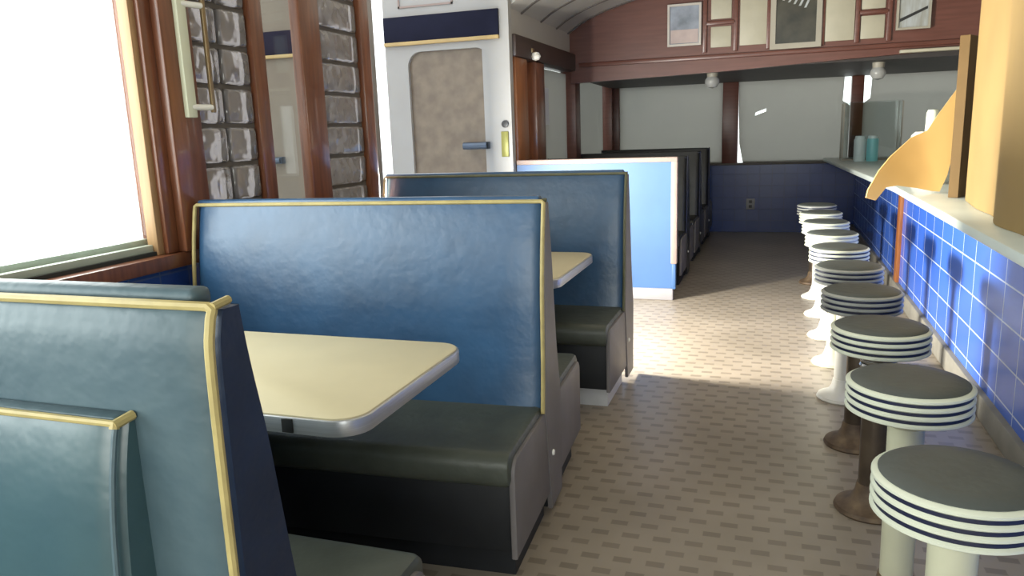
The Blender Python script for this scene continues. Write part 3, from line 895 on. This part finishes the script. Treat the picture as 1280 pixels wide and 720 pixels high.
b.box(-w, w, -d, -d + 0.006, 0.01, h).box(-w, w, d - 0.006, d, 0.01, h).box(-w, -w + 0.006, -d, d, 0.01, h).box(w - 0.006, w, -d, d, 0.01, h)
b.build('case_panes', M['case_glass'], gc)
b = MB()
for sx_ in (-1, 1):
    for sy_ in (-1, 1):
        b.box(sx_ * w - 0.007, sx_ * w + 0.007, sy_ * d - 0.007, sy_ * d + 0.007, 0, h)
b.box(-w, w, -d, d, 0, 0.012)
b.build('case_frame', M['frame_grey'], gc)
MB().box(-w, w, -d, d, h, h + 0.012, 0.003).build('case_lid', M['case_glass'], gc)

# cream bar with brass rod on the near post
br = thing('wall_bracket', 'cream vertical bar and brass rod on two white pegs beside the big window', 'wall fixture', (XW + 0.035, 2.50, 1.50))
MB().box(0, 0.022, -0.028, 0.022, 0.0, 0.75, 0.004).build('cream_bar', M['cream_bar'], br)
MB().box(0.03, 0.045, 0.085, 0.105, 0.02, 0.75, 0.004).build('brass_rod', M['brass'], br)
for z in (0.04, 0.425):
    MB().tube([(0.012, 0.0, z), (0.036, 0.09, z)], 0.012, 12).build('peg', M['white_peg'], br)

# ------------------------------------------------------------------ light
wd = bpy.data.worlds.new('sky')
SC.world = wd
wd.use_nodes = True
bg = wd.node_tree.nodes['Background']
bg.inputs[0].default_value = (0.97, 1.0, 1.0, 1)
bg.inputs[1].default_value = 2.1

def area(name, loc, rot, sx, sy, power, color=(1, 1, 1), spread=180):
    l = bpy.data.lights.new(name, 'AREA')
    l.shape = 'RECTANGLE'
    l.size, l.size_y = sx, sy
    l.energy = power
    l.color = color
    l.spread = R(spread)
    o = bpy.data.objects.new(name, l)
    COL.objects.link(o)
    o.location = loc
    o.rotation_euler = rot
    return o
# daylight through the long left window (area light just outside the glass, facing +X)
area('window_daylight', (XW - 0.16, 0.17, 1.65), (0, -PI / 2, 0), 1.2, 4.2, 120, (0.95, 1.0, 1.0))
# daylight through the entrance
area('entrance_daylight', (XW - 0.05, 4.42, 1.0), (0, -PI / 2, 0), 0.34, 0.4, 380, (1.0, 0.97, 0.86))
area('entrance_skylight', (XW - 0.05, 4.85, 1.1), (0, -PI / 2, 0), 1.9, 1.3, 14, (1.0, 1.0, 0.97))
# added fill lamp outside the unseen rear window, brightens the room
area('rear_fill', (0.3, YB - 0.12, 1.55), (-PI / 2, 0, PI), 3.6, 1.15, 130, (1.0, 0.98, 0.92))

# ------------------------------------------------------------------ camera
cam = bpy.data.cameras.new('camera')
co = bpy.data.objects.new('camera', cam)
COL.objects.link(co)
f, yaw, pitch, roll = 954.27, 0.331, 0.201, 0.036
cam.sensor_width = 36.0
cam.lens = 36.0 * f / 1280
cam.clip_start = 0.02
fw = Vector((-math.sin(yaw) * math.cos(pitch), math.cos(yaw) * math.cos(pitch), -math.sin(pitch)))
rt = Vector((math.cos(yaw), math.sin(yaw), 0))
up = rt.cross(fw)
r2 = rt * math.cos(roll) - up * math.sin(roll)
u2 = rt * math.sin(roll) + up * math.cos(roll)
# image right = r2', up = u2'
m3 = Matrix((r2, u2, -fw)).transposed()
co.matrix_world = Matrix.Translation((0, 0, 1.4)) @ m3.to_4x4()
SC.camera = co

SC.view_settings.view_transform = 'Standard'
SC.view_settings.look = 'None'
SC.view_settings.gamma = 1
SC.view_settings.exposure = 0.0
SC.view_settings.use_curve_mapping = False
SC.cycles.use_denoising = True
SC.cycles.max_bounces = 8
SC.cycles.sample_clamp_indirect = 6
